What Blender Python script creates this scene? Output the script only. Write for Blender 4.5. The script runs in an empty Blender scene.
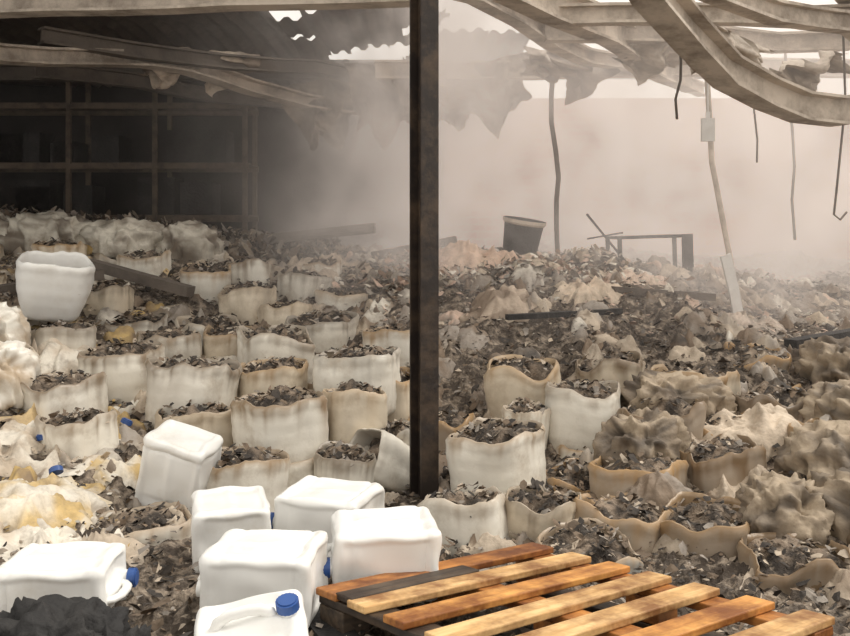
import bpy, bmesh, math, random
from mathutils import Vector, Matrix, noise
R=random.Random(7)
S=bpy.context.scene
S.view_settings.view_transform='Standard'
def n3(x,y,z=0): return noise.noise(Vector((x,y,z)))
def fb(x,y,z=0,o=4):
    a=1;s=0;f=1
    for i in range(o):
        s+=a*n3(x*f+i*7.1,y*f-i*3.3,z*f); a*=.5; f*=2.1
    return s
def ss(a,b,x):
    t=max(0,min(1,(x-a)/(b-a))); return t*t*(3-2*t)
def lerp(a,b,t): return tuple(a[i]*(1-t)+b[i]*t for i in range(3))
def mulc(c,k): return tuple(a*k for a in c)

# ---------- materials ----------
def mat(name,col=(.5,.5,.5),rough=.7,attr=False,nscale=8,namt=.35,dark=(.2,.15,.1),bump=.3,bscale=30,metal=0,lo=.45,hi=.7):
    m=bpy.data.materials.new(name); m.use_nodes=True
    nt=m.node_tree; N=nt.nodes; L=nt.links; b=N['Principled BSDF']
    b.inputs['Roughness'].default_value=rough; b.inputs['Metallic'].default_value=metal
    tc=N.new('ShaderNodeTexCoord')
    no=N.new('ShaderNodeTexNoise'); no.inputs['Scale'].default_value=nscale; no.inputs['Detail'].default_value=8; no.inputs['Roughness'].default_value=.7
    L.new(tc.outputs['Object'],no.inputs['Vector'])
    r=N.new('ShaderNodeValToRGB'); r.color_ramp.elements[0].position=lo; r.color_ramp.elements[1].position=hi
    r.color_ramp.elements[0].color=(0,0,0,1); r.color_ramp.elements[1].color=(namt,)*3+(1,)
    L.new(no.outputs['Fac'],r.inputs['Fac'])
    mx=N.new('ShaderNodeMix'); mx.data_type='RGBA'
    L.new(r.outputs['Color'],mx.inputs[0])
    if attr:
        a=N.new('ShaderNodeAttribute'); a.attribute_name='Col'; L.new(a.outputs['Color'],mx.inputs[6])
    else: mx.inputs[6].default_value=(*col,1)
    mx.inputs[7].default_value=(*dark,1)
    L.new(mx.outputs[2],b.inputs['Base Color'])
    if bump:
        n2=N.new('ShaderNodeTexNoise'); n2.inputs['Scale'].default_value=bscale; n2.inputs['Detail'].default_value=6
        L.new(tc.outputs['Object'],n2.inputs['Vector'])
        bp=N.new('ShaderNodeBump'); bp.inputs['Strength'].default_value=bump; bp.inputs['Distance'].default_value=.02
        L.new(n2.outputs['Fac'],bp.inputs['Height']); L.new(bp.outputs[0],b.inputs['Normal'])
    return m
M_pl=mat('melted_plastic',rough=.38,attr=True,nscale=6,namt=.55,dark=(.30,.21,.12),bump=.25,bscale=14,lo=.5,hi=.74)
M_tub=mat('tub_plastic',(.87,.86,.83),rough=.35,nscale=5,namt=.3,dark=(.6,.54,.45),bump=.08,bscale=8,lo=.5,hi=.75)
M_ash=mat('ash_fill',attr=True,rough=.9,nscale=30,namt=.7,dark=(.42,.34,.26),bump=1,bscale=60,lo=.54,hi=.68)
M_ter=mat('burnt_ground',(.075,.058,.045),.95,nscale=12,namt=.85,dark=(.44,.36,.28),bump=1,bscale=40,lo=.47,hi=.64)
M_shard=mat('debris_flakes',attr=True,rough=.85,nscale=14,namt=.5,dark=(.10,.078,.06),bump=.5)
M_can=mat('white_plastic',(.84,.835,.81),.32,nscale=4,namt=.5,dark=(.55,.49,.40),bump=.06,bscale=6,lo=.52,hi=.75)
M_cap=mat('blue_cap',(.03,.09,.30),.4,nscale=9,namt=.2,dark=(.1,.1,.15),bump=.05)
M_col=mat('sooty_steel',(.026,.019,.016),.5,nscale=5,namt=.8,dark=(.12,.08,.05),bump=.4,bscale=12,metal=.2)
M_beam=mat('scorched_beam',(.58,.50,.42),.8,nscale=2.2,namt=.85,dark=(.20,.16,.125),bump=.5,lo=.44,hi=.64)
M_beamd=mat('charred_beam',(.14,.115,.095),.8,nscale=3,namt=.7,dark=(.04,.035,.03),bump=.3)
M_rack=mat('sooty_rack',(.15,.11,.08),.9,nscale=5,namt=.9,dark=(.03,.026,.022),bump=.3)
M_roof=mat('scorched_roof',(.10,.08,.068),.9,nscale=2,namt=.6,dark=(.24,.2,.16),bump=.3)
M_wl=mat('sooty_wall',(.014,.013,.012),.95,nscale=1.2,namt=.7,dark=(.045,.038,.032),bump=.4)
M_wd=mat('black_char',(.015,.014,.014),.75,nscale=6,namt=.5,dark=(.06,.055,.05),bump=.7)
M_bag=mat('bag_fabric',attr=True,rough=.7,nscale=9,namt=.65,dark=(.17,.125,.085),bump=.5,bscale=25)
M_light=mat('bare_metal',(.75,.73,.7),.5,nscale=6,namt=.3,dark=(.3,.25,.2),bump=.1)
M_fl=mat('concrete_floor',(.2,.18,.15),.9,nscale=3,namt=.6,dark=(.07,.06,.05),bump=.4)

def brick(name,c1,c2,mortar):
    m=bpy.data.materials.new(name); m.use_nodes=True
    nt=m.node_tree;N=nt.nodes;L=nt.links;b=N['Principled BSDF'];b.inputs['Roughness'].default_value=.95
    tc=N.new('ShaderNodeTexCoord');mp=N.new('ShaderNodeMapping');mp.inputs['Rotation'].default_value=(math.pi/2,0,0)
    br=N.new('ShaderNodeTexBrick');br.inputs['Scale'].default_value=2.2
    br.inputs['Color1'].default_value=(*c1,1);br.inputs['Color2'].default_value=(*c2,1);br.inputs['Mortar'].default_value=(*mortar,1)
    L.new(tc.outputs['Object'],mp.inputs[0]);L.new(mp.outputs[0],br.inputs[0])
    no=N.new('ShaderNodeTexNoise');no.inputs['Scale'].default_value=.6;no.inputs['Detail'].default_value=6
    L.new(tc.outputs['Object'],no.inputs['Vector'])
    r=N.new('ShaderNodeValToRGB');r.color_ramp.elements[0].position=.35;r.color_ramp.elements[1].position=.65
    r.color_ramp.elements[0].color=(.12,.10,.09,1);r.color_ramp.elements[1].color=(1,1,1,1)
    L.new(no.outputs['Fac'],r.inputs['Fac'])
    mx=N.new('ShaderNodeMix');mx.data_type='RGBA';mx.blend_type='MULTIPLY';mx.inputs[0].default_value=.9
    L.new(br.outputs['Color'],mx.inputs[6]);L.new(r.outputs['Color'],mx.inputs[7])
    L.new(mx.outputs[2],b.inputs['Base Color'])
    return m
M_br=brick('scorched_brick',(.58,.27,.18),(.48,.21,.15),(.55,.40,.30))

def wood(name,c1,c2):
    m=bpy.data.materials.new(name); m.use_nodes=True
    nt=m.node_tree;N=nt.nodes;L=nt.links;b=N['Principled BSDF'];b.inputs['Roughness'].default_value=.5
    tc=N.new('ShaderNodeTexCoord');mp=N.new('ShaderNodeMapping');mp.inputs['Scale'].default_value=(2.5,30,30)
    no=N.new('ShaderNodeTexNoise');no.inputs['Scale'].default_value=1.5;no.inputs['Detail'].default_value=7
    L.new(tc.outputs['Object'],mp.inputs[0]);L.new(mp.outputs[0],no.inputs['Vector'])
    r=N.new('ShaderNodeValToRGB');r.color_ramp.elements[0].position=.3;r.color_ramp.elements[1].position=.68
    r.color_ramp.elements[0].color=(*c2,1);r.color_ramp.elements[1].color=(*c1,1)
    L.new(no.outputs['Fac'],r.inputs['Fac'])
    n2=N.new('ShaderNodeTexNoise');n2.inputs['Scale'].default_value=4;n2.inputs['Detail'].default_value=5;n2.inputs['Roughness'].default_value=.7
    oi=N.new('ShaderNodeObjectInfo'); ad=N.new('ShaderNodeVectorMath'); ad.operation='ADD'
    L.new(tc.outputs['Object'],ad.inputs[0]); L.new(oi.outputs['Location'],ad.inputs[1]); L.new(ad.outputs[0],n2.inputs['Vector'])
    r2=N.new('ShaderNodeValToRGB');r2.color_ramp.elements[0].position=.40;r2.color_ramp.elements[1].position=.60
    r2.color_ramp.elements[0].color=(.26,.15,.08,1);r2.color_ramp.elements[1].color=(1,1,1,1)
    L.new(n2.outputs['Fac'],r2.inputs['Fac'])
    mx=N.new('ShaderNodeMix');mx.data_type='RGBA';mx.blend_type='MULTIPLY';mx.inputs[0].default_value=.9
    L.new(r.outputs['Color'],mx.inputs[6]);L.new(r2.outputs['Color'],mx.inputs[7])
    L.new(mx.outputs[2],b.inputs['Base Color'])
    bp=N.new('ShaderNodeBump');bp.inputs['Strength'].default_value=.3;bp.inputs['Distance'].default_value=.01
    L.new(no.outputs['Fac'],bp.inputs['Height']);L.new(bp.outputs[0],b.inputs['Normal'])
    return m
W1=wood('pallet_wood',(.82,.42,.12),(.50,.20,.045)); W2=wood('pallet_wood_pale',(.86,.58,.28),(.56,.31,.11)); W3=wood('pallet_wood_scorched',(.10,.07,.045),(.03,.022,.018))
W4=wood('pallet_wood_brown',(.56,.24,.06),(.30,.11,.025))

# ---------- mesh helpers ----------
def obj(name,v,f,mats,cols=None,mi=None,smooth=True,parent=None):
    me=bpy.data.meshes.new(name); me.from_pydata(v,[],f)
    for m in (mats if isinstance(mats,list) else [mats]): me.materials.append(m)
    if cols:
        ca=me.color_attributes.new('Col','FLOAT_COLOR','POINT')
        fl=[]
        for c in cols: fl+= [c[0],c[1],c[2],1]
        ca.data.foreach_set('color',fl)
    if mi: me.polygons.foreach_set('material_index',mi)
    if smooth: me.polygons.foreach_set('use_smooth',[True]*len(f))
    me.update()
    o=bpy.data.objects.new(name,me); S.collection.objects.link(o)
    if parent: o.parent=parent
    return o
class MB:
    def __init__(s): s.v=[];s.f=[];s.m=[];s.c=[]
    def add(s,v,f,m=0,c=(.5,.5,.5)):
        b=len(s.v); s.v+=[tuple(p) for p in v]; s.f+=[tuple(i+b for i in q) for q in f]; s.m+=[m]*len(f); s.c+=[c]*len(v)
    def box(s,c,d,m=0,M=None,col=(.5,.5,.5)):
        vs=[Vector((c[0]+sx*d[0]/2,c[1]+sy*d[1]/2,c[2]+sz*d[2]/2)) for sx in(-1,1) for sy in(-1,1) for sz in(-1,1)]
        if M: vs=[M@p for p in vs]
        s.add(vs,[(0,1,3,2),(4,6,7,5),(0,4,5,1),(2,3,7,6),(0,2,6,4),(1,5,7,3)],m,col)
    def sweep(s,path,prof,m=0,up=Vector((0,0,1)),caps=True):
        P=[Vector(p) for p in path]; rings=[]
        for i,p in enumerate(P):
            t=(P[min(i+1,len(P)-1)]-P[max(i-1,0)]).normalized()
            u=up
            if abs(t.dot(u))>.95: u=Vector((0,1,0))
            x=t.cross(u).normalized(); y=x.cross(t).normalized()
            rings.append([p+x*a+y*b for a,b in prof])
        n=len(prof); v=[q for r in rings for q in r]; f=[]
        for i in range(len(P)-1):
            for j in range(n):
                k=(j+1)%n; f.append((i*n+j,i*n+k,(i+1)*n+k,(i+1)*n+j))
        if caps: f.append(tuple(range(n))[::-1]); f.append(tuple((len(P)-1)*n+j for j in range(n)))
        s.add(v,f,m)
    def make(s,name,mats,smooth=False,parent=None): return obj(name,s.v,s.f,mats,s.c,s.m,smooth,parent)
def circ(r,n=12): return [(r*math.cos(2*math.pi*i/n),r*math.sin(2*math.pi*i/n)) for i in range(n)]
def iprof(h,w,t=.02): return [(-w/2,-h/2),(w/2,-h/2),(w/2,-h/2+t),(t/2,-h/2+t),(t/2,h/2-t),(w/2,h/2-t),(w/2,h/2),(-w/2,h/2),(-w/2,h/2-t),(-t/2,h/2-t),(-t/2,-h/2+t),(-w/2,-h/2+t)]
def wobble(p0,p1,n,amp,seed):
    p0=Vector(p0);p1=Vector(p1);o=[]
    for i in range(n+1):
        t=i/n; p=p0.lerp(p1,t); k=math.sin(math.pi*t)
        p+=Vector((n3(t*3,seed,1),n3(t*3,seed,5),n3(t*3,seed,9)))*amp*k; o.append(p)
    return o
def ibeam(name,path,h,w,m): b=MB(); b.sweep(path,iprof(h,w)); return b.make(name,m)
def tube(name,path,r,m): b=MB(); b.sweep(path,circ(r)); return b.make(name,m,True)

# ---------- terrain ----------
CP=[]
def row(y,*a):
    for i in range(0,len(a),2): CP.append((a[i],y,a[i+1]))
row(1.2,-2,.25,0,.25,2,.2); row(2.1,-2,.3,-.9,.30,0,.28,.9,.28,2,.25)
row(3,-2.2,.42,-1.2,.38,-.5,.37,0,.36,.5,.34,1.1,.30,1.7,.28)
row(3.5,-1.6,.38,-1,.34,-.4,.36,.2,.25,.8,.1,1.5,.15)
row(4.0,-2.2,.45,-1.6,.38,-1.1,.12,-.5,.08,.2,.06,.8,.08,1.5,.18,2.2,.26)
row(4.4,-2.4,.55,-1.8,.45,-1.2,.24,-.5,.06,0,.08,.5,.14,1.1,.26,1.7,.32,2.6,.36)
row(4.9,-2.7,.7,-2,.58,-1.2,.34,-.5,.22,.1,.18,.6,.30,1.2,.40,2,.45,3,.42)
row(5.5,-3,.8,-2.3,.68,-1.4,.54,-.5,.50,.15,.45,.7,.54,1.4,.59,2.1,.54,3.4,.46)
row(6.5,-3.6,1,-2.7,.94,-1.5,.66,-.5,.68,.3,.80,1,.84,1.8,.79,2.6,.68,4,.5)
row(7.5,-4.2,1.15,-3,1.02,-2,.82,-.8,.90,.1,1.08,.6,1.26,1.5,1.08,2.5,.88,4,.62)
row(8.3,-4.8,1.4,-3.8,1.4,-2.8,1.25,-1.5,1.1,-.6,1.2,.1,1.34,.6,1.52,1.5,1.24,2.5,1.0,4.5,.72)
row(9.2,-5.5,1.85,-4.4,1.82,-3.4,1.80,-2.4,1.75,-1.6,1.55,-.5,1.3,.5,1.42,1.8,1.25,3,1.05,5,.78)
row(11,-6,1.5,-4,1.5,-2,1.2,0,1.1,2,1.2,4,1.0,6,.85)
row(13.6,-7,.9,-4,.9,-1,.9,2,1.3,6,1.2); row(13.6,8,1.0); row(9,8,.5); row(5,6,.3); row(5,-6,1.0); row(9,-8,1.5)
def T0(x,y):
    s=w=0
    for a,b,c in CP:
        d=(x-a)**2+(y-b)**2
        sc=.16+.0072*y*y
        k=math.exp(-d/(2*sc))+1e-5/(d+.01); w+=k; s+=k*c
    return s/w
def T(x,y):
    k=ss(2.8,4.5,y)
    hump=.15*fb(x*.9+3,y*.9,8,3)*ss(5.0,6.4,y)*ss(-.1,.1,x/y)
    return T0(x,y)+.07*fb(x*1.7,y*1.7,3,3)*k+.03*fb(x*1.7,y*1.7,3,2)*(1-k)+hump
def grid_terrain():
    v=[];f=[];nx=340;ny=370
    for j in range(ny+1):
        t=j/ny; y=1.3+12.5*(t**1.5)
        for i in range(nx+1):
            s=i/nx*2-1; x=s*(2.0+y*.49)
            z=T(x,y)
            r=abs(n3(x*6,y*6,2)); z+=.065*(.5-r)*2*.6+.045*fb(x*14,y*14,1,3)
            v.append((x,y,z))
    for j in range(ny):
        for i in range(nx):
            a=j*(nx+1)+i; f.append((a,a+1,a+nx+2,a+nx+1))
    return obj('burnt_debris_heap',v,f,M_ter,smooth=False)
grid_terrain()

# ---------- shards ----------
WHT=(.76,.71,.62);BEI=(.54,.45,.35);BRN=(.20,.145,.10);BLK=(.04,.033,.028);GRY=(.34,.30,.26);PNK=(.60,.44,.35);YEL=(.58,.41,.17)
def shard(b,x,y,z,s,c,rr=R,lift=.3):
    n=rr.choice((5,6,7)); a0=rr.random()*6.3
    tx=rr.uniform(-.9,.9);ty=rr.uniform(-.9,.9); el=rr.uniform(.2,1)
    ca,sa=math.cos(a0),math.sin(a0)
    vs=[(x,y,z+s*rr.uniform(.0,.35))]
    for k in range(n):
        a=2*math.pi*k/n+rr.uniform(-.3,.3); r=s*rr.uniform(.5,1.05)
        lx=math.cos(a)*r; ly=math.sin(a)*r*el
        gx=lx*ca-ly*sa; gy=lx*sa+ly*ca
        vs.append((x+gx,y+gy,z+lift*(tx*gx+ty*gy)*1.6+rr.uniform(-.2,.25)*s))
    b.add(vs,[(0,1+k,1+(k+1)%n) for k in range(n)],0,c)
def shards():
    b=MB()
    for i in range(50000):
        u=R.random(); y=2.0+9.5*(u**.8); x=R.uniform(-1,1)*(.5+y*.52)
        right = x/y>-0.05
        if y>6.6 and right: c=R.choice((PNK,BEI,BEI,GRY,WHT,PNK,BRN,GRY,BRN,BLK))
        elif right: c=R.choice((BLK,BRN,GRY,BEI,BLK,BRN,BRN,BLK)) 
        elif x/y<-.33: c=R.choice((WHT,BEI,BRN,YEL,GRY,BEI,BLK))
        else: c=R.choice((BLK,BRN,GRY,BEI,BRN,BRN,BLK,BLK))
        if y>8.4 and x<-.8: c=R.choice((BRN,GRY,BLK,BEI,BRN))
        # large patches of heavier charring
        q=ss(-.1,.5,fb(x*.8+11,y*.8,2,2)); c=lerp(c,mulc(c,.35),q*.8)
        c=mulc(c,R.uniform(.55,1.2))
        s=(.006+.026*R.random()**2.5)*(1+.07*y)*(2.0 if R.random()<.03 else 1)
        shard(b,x,y,T(x,y)+R.uniform(0,.08),s,c,lift=R.choice((.2,.3,.6)))
    for i in range(2600):
        x=R.uniform(-5.2,-.9); y=R.uniform(8.7,9.6)
        s=R.uniform(.02,.07); c=lerp(R.choice((BRN,GRY,BEI,BLK)),BLK,R.random()*.5)
        shard(b,x,y,T(x,y)+R.uniform(0,.16),s,c,lift=.9)
    for i in range(2200):
        x=R.gauss(.55,.6); y=R.uniform(7.4,8.8)
        shard(b,x,y,T(x,y)+R.uniform(0,.14),R.uniform(.02,.07),R.choice((PNK,BEI,GRY,WHT)),lift=.6)
    b.make('charred_rubble',M_shard)
shards()

# ---------- sheets ----------
def sheet(b,x,y,rx,ry,ang,seed,c1,c2,amp=.08,off=.04,NR=14,NS=40,freq=5):
    vs=[];cs=[]
    ca,sa=math.cos(ang),math.sin(ang)
    for i in range(NR+1):
        t=i/NR
        for j in range(NS):
            a=2*math.pi*j/NS
            k=t*(1+.5*n3(math.cos(a)*1.5,math.sin(a)*1.5,seed)+.3*n3(math.cos(a)*5,math.sin(a)*5,seed))
            lx=math.cos(a)*rx*k; ly=math.sin(a)*ry*k
            px=x+lx*ca-ly*sa; py=y+lx*sa+ly*ca
            wx=px+.06*n3(px*5,py*5,seed+9); wy=py+.06*n3(px*5,py*5,seed+19)
            rd=1-abs(n3(wx*freq,wy*freq*.6,seed))*2.6
            rd2=1-abs(n3(wx*freq*2.6+5,wy*freq*2.2,seed))*2.6
            z=T(px,py)+off*(1-t**4)+amp*(rd*.8+rd2*.25)*(1-.5*t)
            vs.append((px,py,z)); m=ss(-.3,.5,fb(px*5,py*5,seed,3)); cs.append(lerp(c1,c2,min(1,m*.9+(.4*(t>.85)))))
    f=[]
    for i in range(NR):
        for j in range(NS):
            k=(j+1)%NS; f.append((i*NS+j,i*NS+k,(i+1)*NS+k,(i+1)*NS+j))
    base=len(b.v); b.v+=vs; b.c+=cs; b.f+=[tuple(q+base for q in g) for g in f]; b.m+=[0]*len(f)
def sheetobj(name,*a,**k):
    k.setdefault('NR',30);k.setdefault('NS',80)
    b=MB(); sheet(b,*a,**k); return b.make(name,M_bag,True)
sheetobj('crumpled_plastic_sheet',-1.75,3.9,.40,.32,.3,1,WHT,YEL,amp=.1,freq=6)
sheetobj('crumpled_plastic_sheet',-1.5,3.45,.3,.2,-.4,2,WHT,BEI,amp=.09,freq=7)
sheetobj('crumpled_plastic_sheet',-2.0,4.5,.38,.3,.8,3,BEI,WHT,amp=.1,freq=6)
sheetobj('crumpled_plastic_sheet',-1.45,4.45,.25,.18,.2,4,YEL,WHT,amp=.08,freq=7)
sheetobj('crumpled_plastic_sheet',-2.1,4.95,.34,.22,.6,5,(.62,.46,.24),BEI,amp=.12,freq=6)
sheetobj('crumpled_plastic_sheet',-1.62,3.7,.22,.14,.6,15,(.64,.46,.20),WHT,amp=.09,freq=7,off=.08)
sheetobj('crumpled_plastic_sheet',-2.35,5.9,.2,.4,.2,6,WHT,BEI,amp=.1,off=.12)
sheetobj('crumpled_plastic_sheet',.45,8.0,.5,.3,-.3,7,(.72,.54,.42),PNK,amp=.16,off=.12)
sheetobj('crumpled_plastic_sheet',-.9,8.2,.4,.3,.5,17,(.62,.52,.42),BEI,amp=.12,off=.08)
sheetobj('crumpled_plastic_sheet',1.3,7.2,.3,.2,.5,18,(.70,.56,.43),BEI,amp=.10,off=.08)
sheetobj('crumpled_plastic_sheet',1.9,7.9,.35,.2,.9,19,(.70,.56,.45),PNK,amp=.10,off=.08)
sheetobj('crumpled_plastic_sheet',.6,6.9,.3,.18,.2,20,(.52,.42,.33),BRN,amp=.10,off=.08)
sheetobj('crumpled_plastic_sheet',2.6,7.2,.3,.18,.2,21,(.60,.50,.42),GRY,amp=.10,off=.08)
sheetobj('crumpled_plastic_sheet',1.75,4.9,.36,.18,.1,8,(.66,.55,.43),BEI,amp=.09,off=.14,freq=6)
sheetobj('crumpled_plastic_sheet',1.55,4.35,.2,.2,.1,9,BEI,BRN,amp=.1,off=.1,freq=7)
sheetobj('crumpled_plastic_sheet',2.0,4.5,.2,.25,.1,10,BRN,BEI,amp=.1,off=.1,freq=7)
sheetobj('crumpled_plastic_sheet',1.35,4.75,.22,.15,.6,12,BRN,BEI,amp=.1,off=.12,freq=7)
sheetobj('crumpled_plastic_sheet',2.3,5.2,.3,.2,.1,13,BRN,GRY,amp=.1,off=.1,freq=7)
sheetobj('crumpled_plastic_sheet',1.1,4.25,.2,.12,.1,14,BRN,GRY,amp=.1,off=.12,freq=7)
sheetobj('crumpled_plastic_sheet',-1.9,3.2,.25,.2,.1,11,WHT,BEI,amp=.08,freq=7)
def scraps():
    b=MB()
    for i in range(760):
        y=3.3+7*R.random()**.9; x=R.uniform(-1,1)*(.3+y*.48)
        if -1.1<x<1.3 and y<3.7: continue
        if x<-.1*y: c=R.choice((WHT,BEI,WHT,GRY,YEL,YEL) if x<-.3*y else (WHT,BEI,GRY,BRN))
        elif y>6.4: c=R.choice((PNK,BEI,GRY,WHT,BRN,BRN,GRY))
        else: c=R.choice((BEI,GRY,BRN,BRN,BLK))
        r=R.uniform(.03,.13)*(1+.04*y)
        sheet(b,x,y,r,r*R.uniform(.3,1),R.random()*6,i*1.7,c,R.choice((BRN,BEI,GRY)),amp=R.uniform(.04,.11),off=.05,NR=7,NS=22,freq=9)
    b.make('melted_plastic_scraps',M_bag,True)
scraps()

# ---------- melted containers ----------
CN=[]
def container(x,y,zt,d,h=.36,tilt=None,rot=None,col=(.74,.69,.60),stain=.6,name='melted_container',fill=.88,drip=0,reg=True,slump=None,bt=None,M0=None,nfl=110):
    if reg: CN.append((x,y,d))
    sd=R.random()*100; N=80; Rr=d/2; ex=R.uniform(2.8,4.8); v=[];f=[];c=[];mi=[]
    if rot is None: rot=R.uniform(0,6)
    if tilt is None: tilt=(R.uniform(-.10,.10),R.uniform(-.10,.10))
    if bt is None: bt=R.uniform(.88,.97)
    if slump is None: slump=R.uniform(.10,.30)+drip*.15
    def rad(a): return (abs(math.cos(a))**ex+abs(math.sin(a))**ex)**(-1/ex)*.92
    def rim(a):
        ca,sa=math.cos(a),math.sin(a)
        return min(1.08,1+slump*n3(ca*1.0,sa*1.0,sd)+(.04+.03*drip)*n3(ca*2.6,sa*2.6,sd+4)+.02*n3(ca*8,sa*8,sd))
    def fo(a,u):
        ca,sa=math.cos(a),math.sin(a)
        g=.09*n3(ca*1.3,sa*1.3,sd+u*1.5)*(.3+u)+(.035+drip*.05)*n3(ca*3,sa*3,sd+u*1.6)*(.4+u)+(.010+drip*.06)*n3(ca*8,sa*8,sd+u*.8)*ss(.15,1,u)
        return g
    dk=lerp((.40,.24,.10),(.12,.085,.055),R.random())
    gr=lerp(col,(.34,.30,.25),.7)
    NO=16
    for t in range(NO+1):
        u=t/NO
        for j in range(N):
            a=2*math.pi*j/N; ca,sa=math.cos(a),math.sin(a)
            base=bt+(1-bt)*math.sin(min(1,u*1.25)*math.pi/2)
            if u<.08: base-=.05*(1-u/.08)
            rib=.006*math.sin(u*28)
            lip=.02*ss(.85,.95,u)-.05*ss(.93,1,u)
            r=Rr*rad(a)*(base+fo(a,u)+rib+lip)
            v.append((ca*r,sa*r,h*rim(a)*u))
            streak=max(0,n3(ca*7,sa*7,sd+u*.5))*.9
            st=fb(ca*3,sa*3,sd+u*.6,3)*.6+ss(.68,1.0,u)*.7-.25+ (ss(.25,0,u)*.3)+streak*u
            if u>.955: st=max(st,.85)
            soot=ss(-.1,.6,fb(ca*1.5+7,sa*1.5,sd+u,2))*.6*stain
            c.append(lerp(lerp(col,gr,soot),dk,min(.9,min(1,max(0,st))*stain*1.15)))
    for (w,dz) in ((.945,.004),(.925,-.02),(.9,-.06),(.88,-.2)):
        for j in range(N):
            a=2*math.pi*j/N; ca,sa=math.cos(a),math.sin(a)
            r=Rr*rad(a)*(w+fo(a,1))
            z=max(h*rim(a)+dz*h/.36, h*fill*min(1,rim(a))-.07)
            v.append((ca*r,sa*r,z)); c.append(lerp(col,dk,min(.85,.5*stain+.3)))
    nr=NO+5
    for i in range(nr-1):
        for j in range(N):
            k=(j+1)%N; f.append((i*N+j,i*N+k,(i+1)*N+k,(i+1)*N+j)); mi.append(0)
    f.append(tuple(range(N))[::-1]); mi.append(0)
    b0=len(v); NF=9
    for i in range(NF+1):
        t=1-i/NF
        for j in range(N):
            a=2*math.pi*j/N; ca,sa=math.cos(a),math.sin(a)
            r=Rr*rad(a)*(.91+fo(a,1))*t
            px,py=ca*r,sa*r
            ze=h*fill*min(1.02,rim(a))
            z=(h*fill*(1-t)+ze*t)+.06*fb(px*9,py*9,sd,3)*(1-t**6)+.05*(1-t*t)
            v.append((px,py,z)); q=ss(-.3,.6,fb(px*14,py*14,sd+3,2)); c.append(lerp((.05,.04,.033),(.30,.23,.17),q))
    for i in range(NF):
        for j in range(N):
            k=(j+1)%N; f.append((b0+i*N+j,b0+i*N+k,b0+(i+1)*N+k,b0+(i+1)*N+j)); mi.append(1)
    b=MB()
    for i in range(nfl):
        a=R.random()*6.283; t=R.random()**.5*.97; r=Rr*rad(a)*(.94+fo(a,1))*t
        z=h*fill*(1+(min(1.02,rim(a))-1)*t)+.05*(1-t*t)+R.uniform(0,.045)
        cc=mulc(R.choice((BLK,BRN,GRY,BRN,BRN,BLK,BLK,BEI)),R.uniform(.6,1.1))
        shard(b,math.cos(a)*r,math.sin(a)*r,z,R.uniform(.008,.034),cc,lift=.5)
    o_=len(v); v+=b.v; c+=b.c; f+=[tuple(q+o_ for q in g) for g in b.f]; mi+=[2]*len(b.f)
    o=obj(name,v,f,[M0 or M_pl,M_ash,M_shard],c,mi)
    o.rotation_euler=(tilt[0],tilt[1],rot)
    o.location=(x,y,zt-h)
    return o
WC=(.86,.82,.73); TC=(.72,.63,.50); GC=(.76,.72,.64); DC=(.38,.31,.24)
tab=[(-2.68,7.6,.97,.44,GC),(-2.2,7.4,.98,.47,GC),(-1.62,6.8,.90,.5,GC),(-1.0,6.0,.91,.52,WC),(-.76,6.7,.95,.5,GC),(-.39,5.4,.86,.5,WC),
(-1.87,5.6,.86,.5,WC),(-1.36,5.2,.82,.5,GC),(-.76,4.78,.71,.49,WC),(-.76,4.76,.37,.5,WC),(-1.26,4.95,.62,.42,TC),(-.40,5.0,.71,.36,TC),
(-.35,5.0,.40,.34,WC),(-.88,4.35,.50,.42,WC),(-.42,4.62,.46,.3,WC),(-1.2,3.86,.35,.44,WC),(-.18,5.0,.5,.3,GC),(-1.48,7.7,1.04,.44,GC),
(-3.15,7.0,1.08,.46,WC),(-2.5,5.3,.88,.46,WC),(-2.45,6.1,.94,.44,GC),(-.92,5.45,.78,.42,TC),(-2.1,8.2,1.10,.45,GC),(-.7,7.5,1.07,.46,GC),
(-.3,7.7,1.1,.44,GC),(-.2,6.3,.9,.44,GC),(-.22,5.55,.7,.36,TC),(-1.75,6.2,.88,.44,GC),(-1.4,6.4,.88,.4,TC),(-2.15,6.7,.95,.42,GC),
(-3.6,7.6,1.25,.45,GC),(-2.9,8.3,1.35,.45,GC),(-1.1,7.1,1.0,.42,TC),
(.2,4.08,.38,.42,WC),(.37,4.6,.58,.47,WC),(.53,4.15,.38,.34,TC),(.91,5.22,.68,.46,WC),(.92,5.16,.36,.47,WC),(.56,5.1,.60,.24,WC),
(.63,5.62,.76,.5,TC),(1.23,5.9,.75,.46,TC),(1.65,5.5,.73,.48,TC),(1.3,5.0,.62,.48,DC),(1.07,4.5,.45,.46,DC),(.88,4.08,.34,.42,DC),
(1.54,4.6,.48,.44,DC),(1.78,4.2,.42,.46,TC),(1.25,4.0,.34,.42,DC),(1.5,3.6,.30,.42,DC),(2.17,4.75,.54,.45,DC),(2.05,5.3,.64,.45,DC),
(2.58,5.6,.62,.45,DC),(2.24,6.2,.76,.42,DC),(2.0,3.75,.36,.42,DC)]
for (x,y,z,d,c) in tab:
    c=mulc(c,R.uniform(.9,1.05))
    left=x<.95
    container(x,y,z,d,h=.36,col=c,stain=R.uniform(.45,.95) if left else R.uniform(.85,1.05),drip=0 if left else R.uniform(.4,1))
container(.66,3.74,.31,.42,h=.3,col=(.42,.46,.46),stain=.7)
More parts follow.
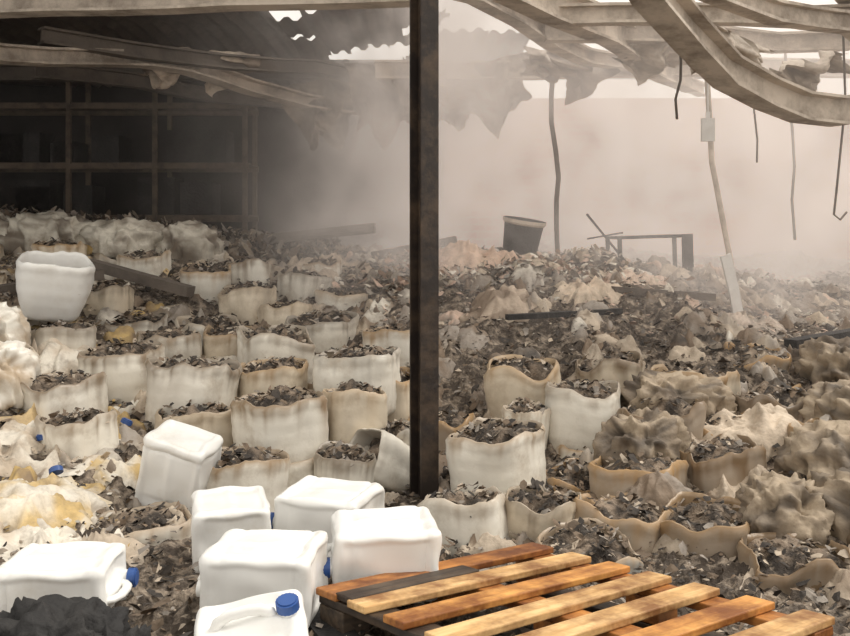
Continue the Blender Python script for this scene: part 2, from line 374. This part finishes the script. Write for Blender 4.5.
for i in range(900):
    y=R.uniform(4.6,8.2); x=R.uniform(-.5*y,.45*y)
    if abs(x+.005)<.35 and y<5.0: continue
    if x>-.1*y and y>5.6: continue
    d=R.uniform(.36,.46)
    if any((x-a)**2+(y-b)**2<((d+e)*.5*.9)**2 for a,b,e in CN): continue
    left=x<.05
    container(x,y,T(x,y)+R.uniform(.10,.24)*(1 if left else .6),d,h=.34,col=R.choice((GC,TC,WC)) if left else DC,stain=R.uniform(.6,1) if left else 1,drip=R.uniform(0,.3) if left else R.uniform(.4,1))
o=container(0,0,0,.30,h=.3,col=WC,stain=.35,fill=.6,tilt=(0,0),rot=0,reg=False,nfl=0)
o.rotation_euler=(math.radians(62),0,math.radians(-50)); o.location=(-.13,4.86,.30)
o=container(0,0,0,.54,h=.40,col=(.86,.84,.8),stain=.15,fill=.55,reg=False,name='white_plastic_tub',slump=.15,bt=.72,M0=M_tub,nfl=20)
o.rotation_euler=(.22,.10,.4); o.location=(-2.66,6.4,1.0)

# ---------- bulk bags ----------
def lump(name,x,y,z,sx,sy,sz,seed,c1,c2,m=M_bag,fold=.12,ang=0):
    v=[];c=[];f=[];NA=90;NB=50
    for i in range(NB+1):
        ph=math.pi*i/NB
        for j in range(NA):
            a=2*math.pi*j/NA
            p=Vector((math.sin(ph)*math.cos(a),math.sin(ph)*math.sin(a),math.cos(ph)))
            q=Vector([math.copysign(abs(k)**.75,k) for k in p])
            r=1+fold*(1-2.4*abs(n3(p.x*2.2,p.y*2.2,p.z*1.4+seed)))+fold*.6*(1-2.4*abs(n3(p.x*4,p.y*4,p.z*2+seed)))+fold*.2*(1-2.4*abs(n3(p.x*9,p.y*9,p.z*6+seed)))
            v.append((q.x*sx*r,q.y*sy*r,q.z*sz*r)); c.append(lerp(c1,c2,ss(-.3,.6,fb(p.x*2,p.y*2,p.z*2+seed,3))))
    for i in range(NB):
        for j in range(NA):
            k=(j+1)%NA; f.append((i*NA+j,(i+1)*NA+j,(i+1)*NA+k,i*NA+k))
    o=obj(name,v,f,m,c); o.location=(x,y,z); o.rotation_euler=(0,0,ang); return o
for i,(x,y,z,a,b_,c) in enumerate([(-3.55,8.5,1.44,.36,.3,.26),(-2.85,8.6,1.40,.38,.3,.24),(-2.3,8.7,1.38,.28,.26,.24),(-4.1,8.5,1.45,.3,.28,.24)]):
    lump('burnt_bulk_bag',x,y,z,a,b_,c,i*3.3,(.60,.56,.48),(.16,.13,.1),ang=i,fold=.2)
# melted mounds draped over the stacks on the right
for i,(x,y,z,a,b_,c) in enumerate([(2.05,4.35,.38,.24,.18,.20),(1.62,4.05,.26,.2,.16,.16),(2.45,5.0,.5,.26,.2,.18),(1.15,4.75,.42,.2,.15,.16),(1.95,3.95,.28,.22,.18,.18),(1.45,5.25,.55,.24,.18,.16),(2.75,5.9,.6,.3,.2,.2)]):
    lump('melted_plastic_mound',x,y,z,a,b_,c,90+i*4.1,(.40,.32,.23),(.09,.07,.052),ang=i*1.3,fold=.3)
lump('charred_plastic_bag',-1.0,2.35,.43,.2,.13,.14,50,(1,1,1),(1,1,1),m=M_wd,fold=.25)
lump('charred_plastic_bag',-.80,2.28,.38,.12,.12,.14,55,(1,1,1),(1,1,1),m=M_wd,fold=.28)
lump('crushed_white_container',-2.45,5.0,.76,.22,.2,.18,61,(.84,.81,.74),(.45,.36,.26),m=M_pl,fold=.2)
lump('crushed_white_container',-2.75,5.6,.9,.2,.2,.2,66,(.80,.77,.70),(.45,.36,.26),m=M_pl,fold=.2)

# ---------- jerrycans ----------
def jerry(loc,rot,sc=1,seed=0,cap=True,dent=.012):
    W,D,H=.30,.24,.36; r=.032; n=34
    v=[];f=[];key={}
    def P(q):
        h=Vector((W/2,D/2,H/2)); p=Vector((q[0]*h.x,q[1]*h.y,q[2]*h.z))
        inn=Vector([max(-h[i]+r,min(h[i]-r,p[i])) for i in range(3)]); dd=p-inn
        if dd.length>1e-7 and max(abs(dd.x),abs(dd.y),abs(dd.z))>r*.98: p=inn+dd.normalized()*r
        x,y,z=p
        rib=math.exp(-((q[0])/.10)**2)
        pm=ss(.86,.72,abs(q[0]))*ss(.84,.72,abs(q[2]))
        if abs(q[1])>.98: y-=math.copysign(.010*pm*(1-.6*min(1,rib)),y)
        pm2=ss(.8,.62,abs(q[1]))*ss(.84,.72,abs(q[2]))
        if abs(q[0])>.98: x-=math.copysign(.009*pm2,x)
        g=math.exp(-((q[2]-.62)/.04)**2)*.006+math.exp(-((q[2]+.72)/.04)**2)*.006
        L=math.hypot(x,y)
        if L>.08: x-=x/L*g; y-=y/L*g
        if q[2]>.98:
            vx=ss(.75,.5,abs(q[0]))*ss(.12,.35,abs(q[1]))*ss(.85,.65,abs(q[1])); z-=.03*vx
        if q[2]<-.98: z+=.012*ss(.8,.65,abs(q[0]))*ss(.8,.65,abs(q[1]))
        dn=Vector((n3(q[0]*1.5,q[1]*1.5,q[2]*1.5+seed),n3(q[0]*1.5+9,q[1]*1.5,q[2]*1.5+seed),n3(q[0]*1.5,q[1]*1.5+9,q[2]*1.5+seed)))*dent
        return (x+dn.x,y+dn.y,z+dn.z)
    def tw(k): return k/n*2-1
    def vid(q):
        kk=(round(q[0],4),round(q[1],4),round(q[2],4))
        if kk not in key: key[kk]=len(v); v.append(P(q))
        return key[kk]
    for ax in range(3):
        for sg in(-1,1):
            for i in range(n):
                for j in range(n):
                    def mk(a,b):
                        q=[0,0,0]; q[ax]=sg; q[(ax+1)%3]=tw(a); q[(ax+2)%3]=tw(b); return vid(q)
                    qd=(mk(i,j),mk(i+1,j),mk(i+1,j+1),mk(i,j+1)); f.append(qd if sg>0 else qd[::-1])
    b=MB(); b.add(v,f,0)
    b.sweep([(-.10,0,H/2-.02),(-.085,0,H/2+.012),(-.05,0,H/2+.028),(0,0,H/2+.03),(.03,0,H/2+.026),(.055,0,H/2+.01),(.06,0,H/2-.02)],[(a*1.0,c*.7) for a,c in circ(.017,10)],0,up=Vector((0,1,0)))
    b.sweep([(.105,0,H/2-.02),(.105,0,H/2+.012)],circ(.027,20),0)
    if cap:
        pr=[(.031*(1+(.05 if i%2 else 0))*math.cos(2*math.pi*i/36),.031*(1+(.05 if i%2 else 0))*math.sin(2*math.pi*i/36)) for i in range(36)]
        b.sweep([(.105,0,H/2+.008),(.105,0,H/2+.034)],pr,1)
        b.sweep([(.105,0,H/2+.034),(.105,0,H/2+.038)],circ(.026,24),1)
    o=b.make('white_jerrycan',[M_can,M_cap],True)
    o.location=loc; o.rotation_euler=[math.radians(a) for a in rot]; o.scale=(sc,)*3
    md=o.modifiers.new('es','EDGE_SPLIT'); md.split_angle=math.radians(50)
    return o
jerry((-.14,3.1,.485),(90,0,277),1.0,1)
jerry((-.505,2.86,.495),(90,0,264),.96,2,cap=False)
jerry((-.37,3.52,.475),(90,2,250),.98,3)
jerry((-.74,3.42,.47),(90,0,195),.95,4)
jerry((-1.15,4.22,.47),(190,14,-12),1.03,5)
jerry((-1.15,2.86,.455),(90,0,92),.94,6)
jerry((-.44,2.38,.425),(14,-8,12),.95,7)

# ---------- screw caps ----------
for (x,y) in [(-1.63,4.9),(-1.0,4.65),(-2.0,3.75),(-1.72,4.2),(-1.95,4.6)]:
    b=MB(); b.sweep([(0,0,0),(0,0,.022)],circ(.032,24)); b.sweep([(0,0,.022),(0,0,.027)],circ(.026,24))
    o=b.make('blue_screw_cap',M_cap); o.location=(x,y,T(x,y)+.08); o.rotation_euler=(R.uniform(-.6,.6),R.uniform(-.6,.6),0)

# ---------- pallet ----------
u=Vector((-.782,-.62,.072)).normalized(); w=Vector((.624,-.776,.092)); w=(w-u*w.dot(u)).normalized(); nn=u.cross(w)
A=Vector((.415,3.4,.42))
PM=Matrix(((u.x,w.x,nn.x,A.x),(u.y,w.y,nn.y,A.y),(u.z,w.z,nn.z,A.z),(0,0,0,1)))
pal=bpy.data.objects.new('wooden_pallet',None); S.collection.objects.link(pal); pal.matrix_world=PM
def board(nm,c,d,m,rz=0,long_x=True):
    b=MB(); b.box((0,0,0),d if long_x else (d[1],d[0],d[2]))
    o=b.make(nm,m); bv=o.modifiers.new('b','BEVEL'); bv.width=.004; bv.segments=2
    o.parent=pal; o.location=c; o.rotation_euler=(0,0,rz if long_x else rz+math.pi/2)
mats=[W4,W2,W1,W2,W2,W1,W2]
for i in range(7):
    board('deck_board_%d'%(i+1),(.484,.05+i*.177,-.011),(.968,.095 if i else .11,.022),mats[i],R.uniform(-.02,.02))
board('charred_board',(.70,.14,-.006),(.52,.085,.02),W3,.02)
for i,x in enumerate((.06,.484,.905)):
    board('stringer_%d'%(i+1),(x,.58,-.036),(.10,1.16,.026),W4 if i<2 else W3,0,False)
    for j,y in enumerate((.07,.58,1.09)):
        board('block_%d_%d'%(i+1,j+1),(x,y,-.09),(.10,.13,.08),W3 if i==2 else W4)
    board('skid_%d'%(i+1),(x,.58,-.142),(.10,1.16,.022),W3,0,False)
b=MB(); b.box((0,0,0),(.11,.9,.11)); o=b.make('charred_timber',M_wd); o.location=(-.13,2.45,.33); o.rotation_euler=(.03,0,.5)
b=MB(); b.box((0,0,0),(.9,.1,.1)); o=b.make('charred_timber',M_wd); o.location=(.6,2.75,.24); o.rotation_euler=(.03,0,-.5)
tube('metal_pipe',[(1.05,2.15,.36),(1.36,2.8,.66)],.022,M_light)

# ---------- column ----------
b=MB(); b.sweep([(0,0,-.01),(0,0,3.55)],iprof(.13,.10,.014)); b.box((0,0,.01),(.26,.26,.02)); b.box((0,0,3.54),(.24,.24,.02))
b.sweep([(.065,.02,.3),(.065,.02,3.3)],circ(.008,8))
o=b.make('steel_column',M_col); o.location=(-.005,4.62,0); o.rotation_euler=(0,0,math.radians(28))

# ---------- roof steel ----------
def Wd(*p): return [Vector(q) for q in p]
ibeam('roof_beam',wobble((-4.2,6.2,3.12),(-.5,11,3.05),14,.25,1),.14,.2,M_beam)
ibeam('roof_beam',wobble((-4.5,7.0,3.35),(0,6.0,3.22),10,.14,2),.22,.18,M_beam)
ibeam('roof_beam',wobble((-3.9,9,3.2),(-1.2,13.6,3.4),8,.1,3),.16,.14,M_beamd)
ibeam('roof_beam',wobble((-.2,4.3,3.12),(2.9,9.8,3.22),12,.12,4),.24,.16,M_beam)
ibeam('roof_beam',Wd((.8,4.0,3.05),(1.2,4.8,2.90),(1.6,5.4,2.77),(1.95,5.8,2.62),(2.3,6.05,2.52),(2.6,6.22,2.45),(2.9,6.3,2.43),(3.3,6.5,2.52)),.2,.18,M_beam)
ibeam('roof_beam',wobble((1.6,5.2,3.02),(4.2,7.5,3.0),8,.15,5),.14,.12,M_beam)
ibeam('roof_beam',wobble((.9,6.3,3.1),(4.4,6.6,3.2),8,.15,6),.14,.12,M_beam)
ibeam('roof_beam',wobble((1.0,7.5,3.25),(5.2,7.9,3.25),8,.2,7),.16,.14,M_beam)
ibeam('roof_beam',wobble((-.5,9,3.2),(6,9.6,3.35),8,.2,8),.18,.14,M_beam)
ibeam('roof_beam',wobble((2.5,5.6,3.25),(5.5,10,3.4),8,.2,9),.14,.14,M_beam)
ibeam('roof_beam',wobble((-6,11.5,3.6),(6,12,3.75),8,.06,10),.2,.16,M_beamd)
ibeam('roof_beam',wobble((-4,5.2,3.42),(.1,4.6,3.5),6,.03,11),.2,.16,M_beamd)
ibeam('roof_beam',wobble((-3.2,7.5,3.22),(.6,11.5,3.30),12,.25,12),.14,.14,M_beamd)
ibeam('roof_beam',wobble((-.4,5.6,3.28),(3.4,11.0,3.3),10,.2,13),.14,.14,M_beam)
def corr(name,x0,x1,y0,y1,z,sag,m,seed,holes=9):
    v=[];f=[];nx=int((x1-x0)/.045);ny=40
    for j in range(ny+1):
        for i in range(nx+1):
            x=x0+(x1-x0)*i/nx; y=y0+(y1-y0)*j/ny
            v.append((x,y,z+.03*math.sin(x*2*math.pi/.18)+sag*n3(x*.6,y*.6,seed)))
    for j in range(ny):
        for i in range(nx):
            a=j*(nx+1)+i
            if n3(v[a][0]*.9,v[a][1]*.9,seed+3)>holes: continue
            f.append((a,a+1,a+nx+2,a+nx+1))
    return obj(name,v,f,m)
corr('ceiling',-9,-1.6,5.6,14,3.85,.12,M_roof,1)
corr('roof_sheet',-1.6,1.2,6.4,14,3.78,.15,M_roof,2,.14)
def hang(name,x,y,z,wd,ln,seed,c1,c2,rz=0):
    v=[];c=[];f=[];n=44
    for j in range(n+1):
        for i in range(n+1):
            a=i/n-.5; t=j/n
            fd=(1-2.4*abs(n3(a*5,t*2.5,seed+2)))*.12+(1-2.4*abs(n3(a*13,t*7,seed+2)))*.03
            vx=a*wd*(1-.3*t)+.1*n3(a*3,t*3,seed); vy=.25*n3(a*4,t*2,seed+5)+.2*t*t+fd; vz=-ln*t*(1+.9*n3(a*3,0,seed)+.12*n3(a*14,0,seed))
            v.append((vx,vy,vz)); c.append(lerp(c1,c2,ss(-.3,.5,fb(a*3,t*3,seed,3))))
    for j in range(n):
        for i in range(n):
            q=j*(n+1)+i; f.append((q,q+1,q+n+2,q+n+1))
    o=obj(name,v,f,M_bag,c); o.location=(x,y,z); o.rotation_euler=(R.uniform(.2,.7),R.uniform(-.3,.3),rz); return o
hang('hanging_roof_sheet',-.9,10.0,3.3,1.5,.7,1,(.42,.36,.3),(.15,.12,.1),.3)
hang('hanging_roof_sheet',-.3,9.2,3.2,1.2,.7,2,(.38,.32,.27),(.15,.12,.1),-.2)
hang('hanging_roof_sheet',.5,9.0,3.25,1.3,.6,3,(.42,.36,.3),(.18,.15,.12),.1)
hang('hanging_roof_sheet',1.4,8.6,3.25,1.0,.3,4,(.45,.38,.32),(.2,.16,.13),.5)
hang('hanging_roof_sheet',2.2,6.0,2.85,.8,.28,5,(.6,.52,.44),(.3,.25,.2),.9)
hang('hanging_roof_sheet',3.0,6.9,2.85,1.0,.35,6,(.6,.52,.44),(.3,.25,.2),.4)
hang('hanging_roof_sheet',2.1,7.6,3.2,1.0,.35,8,(.6,.52,.44),(.3,.25,.2),.2)
hang('hanging_roof_sheet',-2.2,8.6,3.3,1.3,.35,9,(.6,.5,.4),(.25,.2,.16),.7)

# ---------- rods, posts, frame ----------
tube('bent_steel_post',wobble((1.35,9.2,1.1),(1.28,9.0,3.2),8,.12,21),.025,M_beamd)
tube('bent_steel_post',[(2.75,8.0,.85),(2.72,8.0,1.3),(2.55,8.0,2.2),(2.5,8.0,3.1)],.025,M_beam)
b=MB(); b.sweep([(0,0,-.31),(.01,0,0),(0,0,.31)],[(-.045,-.012),(.045,-.012),(.045,.012),(.03,.012),(.03,0),(-.03,0),(-.03,.012),(-.045,.012)],up=Vector((0,1,0))); o=b.make('metal_strip',M_light); o.location=(2.53,7.4,1.10); o.rotation_euler=(.1,-.28,.2)
tube('hanging_rod',wobble((1.85,6.5,3.1),(1.82,6.5,2.4),5,.05,22),.010,M_beamd)
tube('hanging_rod',[(3.25,7,3.2),(3.27,7,2.6),(3.2,7,1.9),(3.18,7,1.72),(3.23,7,1.68),(3.28,7,1.74)],.009,M_beamd)
tube('hanging_rod',wobble((2.9,8.0,3.3),(2.95,8.0,2.2),5,.08,25),.009,M_beamd)
tube('hanging_rod',wobble((3.6,9.0,3.4),(3.7,9.0,1.5),5,.12,26),.014,M_beamd)
b=MB(); b.box((0,0,0),(.10,.04,.18)); b.box((0,0,.11),(.03,.02,.06)); b.sweep([(0,0,.12),(0,0,.85)],circ(.006,6)); o=b.make('hanging_lamp',M_light); o.location=(2.2,7,2.38)
b=MB()
def bar(p,q,t=.02): b.sweep([p,q],[(-t,-t),(t,-t),(t,t),(-t,t)])
z1=.5
for x in(0,.72):
    for y in(0,.4): bar((x,y,-.3),(x,y,z1),.018)
for y in(0,.4): bar((0,y,z1),(.72,y,z1),.014); bar((0,y,.12),(.72,y,.12),.010)
for x in(0,.72): bar((x,0,z1),(x,.4,z1),.014)
bar((-.3,.1,.75),(.25,.1,.05),.01); bar((-.3,.1,.5),(.1,.2,.55),.008)
b.box((.70,0,.35),(.10,.05,.34))
o=b.make('burnt_table_frame',M_wd); o.location=(1.96,9.0,1.02); o.rotation_euler=(0,-.03,.1)
b=MB(); N=20
for i,(r,z) in enumerate([(.15,0),(.19,.42),(.21,.44),(.21,.47),(.18,.47),(.16,.2),(.001,.2)]):
    b.v+=[(r*math.cos(2*math.pi*j/N),r*math.sin(2*math.pi*j/N),z) for j in range(N)]; b.c+=[(.5,.5,.5)]*N
    if i:
        for j in range(N): b.f.append(((i-1)*N+j,(i-1)*N+(j+1)%N,i*N+(j+1)%N,i*N+j)); b.m.append(1 if i in(2,3) else 0)
o=b.make('charred_bin',[M_wd,M_beam],False); o.location=(.89,8.7,1.24); o.rotation_euler=(.1,.15,0)
def plank(x0,x1,m,t=.06,h=.04):
    b=MB(); b.sweep([x0,x1],[(-t,-h),(t,-h),(t,h),(-t,h)]); b.make('fallen_timber',m)
plank((-2.85,7.6,1.32),(-1.9,7.3,1.10),M_beamd); plank((-1.65,9.1,1.50),(-.5,8.9,1.62),M_beamd,.05,.05)
plank((-3.4,6.2,1.1),(-2.6,7.2,1.25),M_beamd); plank((-.5,8.6,1.35),(.3,8.9,1.5),M_beamd,.04,.04)
plank((1.5,7.2,1.12),(2.4,7.5,1.04),M_beamd,.04,.03); plank((2.6,6.4,.78),(3.4,7.0,.80),M_wd,.05,.04)
plank((.6,6.6,.96),(1.5,6.9,.98),M_wd,.03,.02)

# ---------- storage rack ----------
b=MB()
for x in(-6.2,-4.75,-3.6,-2.4):
    for y in(0,.7): b.box((x,12+y,2.2),(.06,.06,3.0))
for z in(1.75,2.45,3.25):
    b.box((-4.3,12,z),(3.9,.05,.07)); b.box((-4.3,12.7,z),(3.9,.05,.07)); b.box((-4.3,12.35,z+.04),(3.9,.7,.02))
for i in range(14):
    x=-6+R.random()*3.5; z=R.choice((1.81,2.51)); s=R.uniform(.25,.5)
    b.box((x,12.35,z+s/2),(s,.5,s),1)
b.make('storage_rack',[M_rack,M_wd])

# ---------- room ----------
def slab(name,c,d,m): b=MB(); b.box((0,0,0),d); o=b.make(name,m); o.location=c; return o
slab('floor',(0,6.5,-.06),(19,16,.1),M_fl)
slab('wall_back_sooty',(-4.5,14.1,2.1),(9.6,.2,4.3),M_wl)
slab('wall_back',(4.8,14.1,1.8),(9,.2,3.7),M_br)
slab('wall_left',(-9.2,9.5,2.1),(.2,9,4.3),M_wl)
slab('wall_right',(9.2,9.5,1.9),(.2,9,3.8),M_br)

# ---------- smoke ----------
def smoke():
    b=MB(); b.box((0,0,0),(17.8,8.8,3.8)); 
    m=bpy.data.materials.new('smoke'); m.use_nodes=True; nt=m.node_tree;N=nt.nodes;L=nt.links
    for q in list(N):
        if q.type!='OUTPUT_MATERIAL': N.remove(q)
    out=[q for q in N][0]
    vs=N.new('ShaderNodeVolumePrincipled'); vs.inputs['Color'].default_value=(.97,.91,.85,1); vs.inputs['Anisotropy'].default_value=.1
    tc=N.new('ShaderNodeTexCoord'); sp=N.new('ShaderNodeSeparateXYZ'); L.new(tc.outputs['Object'],sp.inputs[0])
    def mr(src,a,b_,c,d):
        k=N.new('ShaderNodeMapRange'); k.interpolation_type='SMOOTHSTEP'; L.new(src,k.inputs[0])
        for i,vv in enumerate((a,b_,c,d)): k.inputs[i+1].default_value=vv
        return k.outputs[0]
    def mth(op,p,q):
        k=N.new('ShaderNodeMath');k.operation=op;L.new(p,k.inputs[0])
        if isinstance(q,float): k.inputs[1].default_value=q
        else: L.new(q,k.inputs[1])
        return k.outputs[0]
    mul=lambda p,q: mth('MULTIPLY',p,q)
    mx=mr(sp.outputs['X'],-3.0,1.0,.008,.22); my=mr(sp.outputs['Y'],-4.3,-.6,0,1)
    no=N.new('ShaderNodeTexNoise'); no.inputs['Scale'].default_value=.8; no.inputs['Detail'].default_value=5; no.inputs['Roughness'].default_value=.6; no.inputs['Distortion'].default_value=1.0; L.new(tc.outputs['Object'],no.inputs['Vector'])
    mn=mr(no.outputs['Fac'],.36,.64,.0,2.0)
    # rising plume of smoke from the middle of the heap, leaning left
    vm=N.new('ShaderNodeVectorMath'); vm.operation='SUBTRACT'; L.new(tc.outputs['Object'],vm.inputs[0]); vm.inputs[1].default_value=(-.15,-1.3,0)
    v2=N.new('ShaderNodeVectorMath'); v2.operation='MULTIPLY'; L.new(vm.outputs[0],v2.inputs[0]); v2.inputs[1].default_value=(.68,.6,0)
    ln=N.new('ShaderNodeVectorMath'); ln.operation='LENGTH'; L.new(v2.outputs[0],ln.inputs[0])
    pl=mr(ln.outputs['Value'],0,1.0,.75,0)
    d=mul(mth('ADD',mul(mx,my),pl),mn)
    L.new(d,vs.inputs['Density'])
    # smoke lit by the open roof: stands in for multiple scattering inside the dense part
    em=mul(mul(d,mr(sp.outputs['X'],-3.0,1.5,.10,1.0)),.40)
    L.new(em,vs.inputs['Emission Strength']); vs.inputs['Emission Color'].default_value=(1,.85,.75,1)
    L.new(vs.outputs[0],out.inputs['Volume'])
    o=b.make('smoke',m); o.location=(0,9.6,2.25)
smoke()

# ---------- light ----------
wd=bpy.data.worlds.new('World'); S.world=wd; wd.use_nodes=True
bg=wd.node_tree.nodes['Background']; bg.inputs[0].default_value=(1,.95,.875,1); bg.inputs[1].default_value=1.2
sl=bpy.data.lights.new('sun','SUN'); sl.energy=2.3; sl.angle=math.radians(25); sl.color=(1,.95,.87)
so=bpy.data.objects.new('sun',sl); S.collection.objects.link(so); so.rotation_euler=(math.radians(-8),math.radians(32),0)

cam=bpy.data.cameras.new('camera'); cam.sensor_width=36; cam.lens=900/850*36; cam.shift_y=-(318-230)/850
co=bpy.data.objects.new('camera',cam); S.collection.objects.link(co); co.location=(0,0,1.6); co.rotation_euler=(math.pi/2,0,0)
S.camera=co
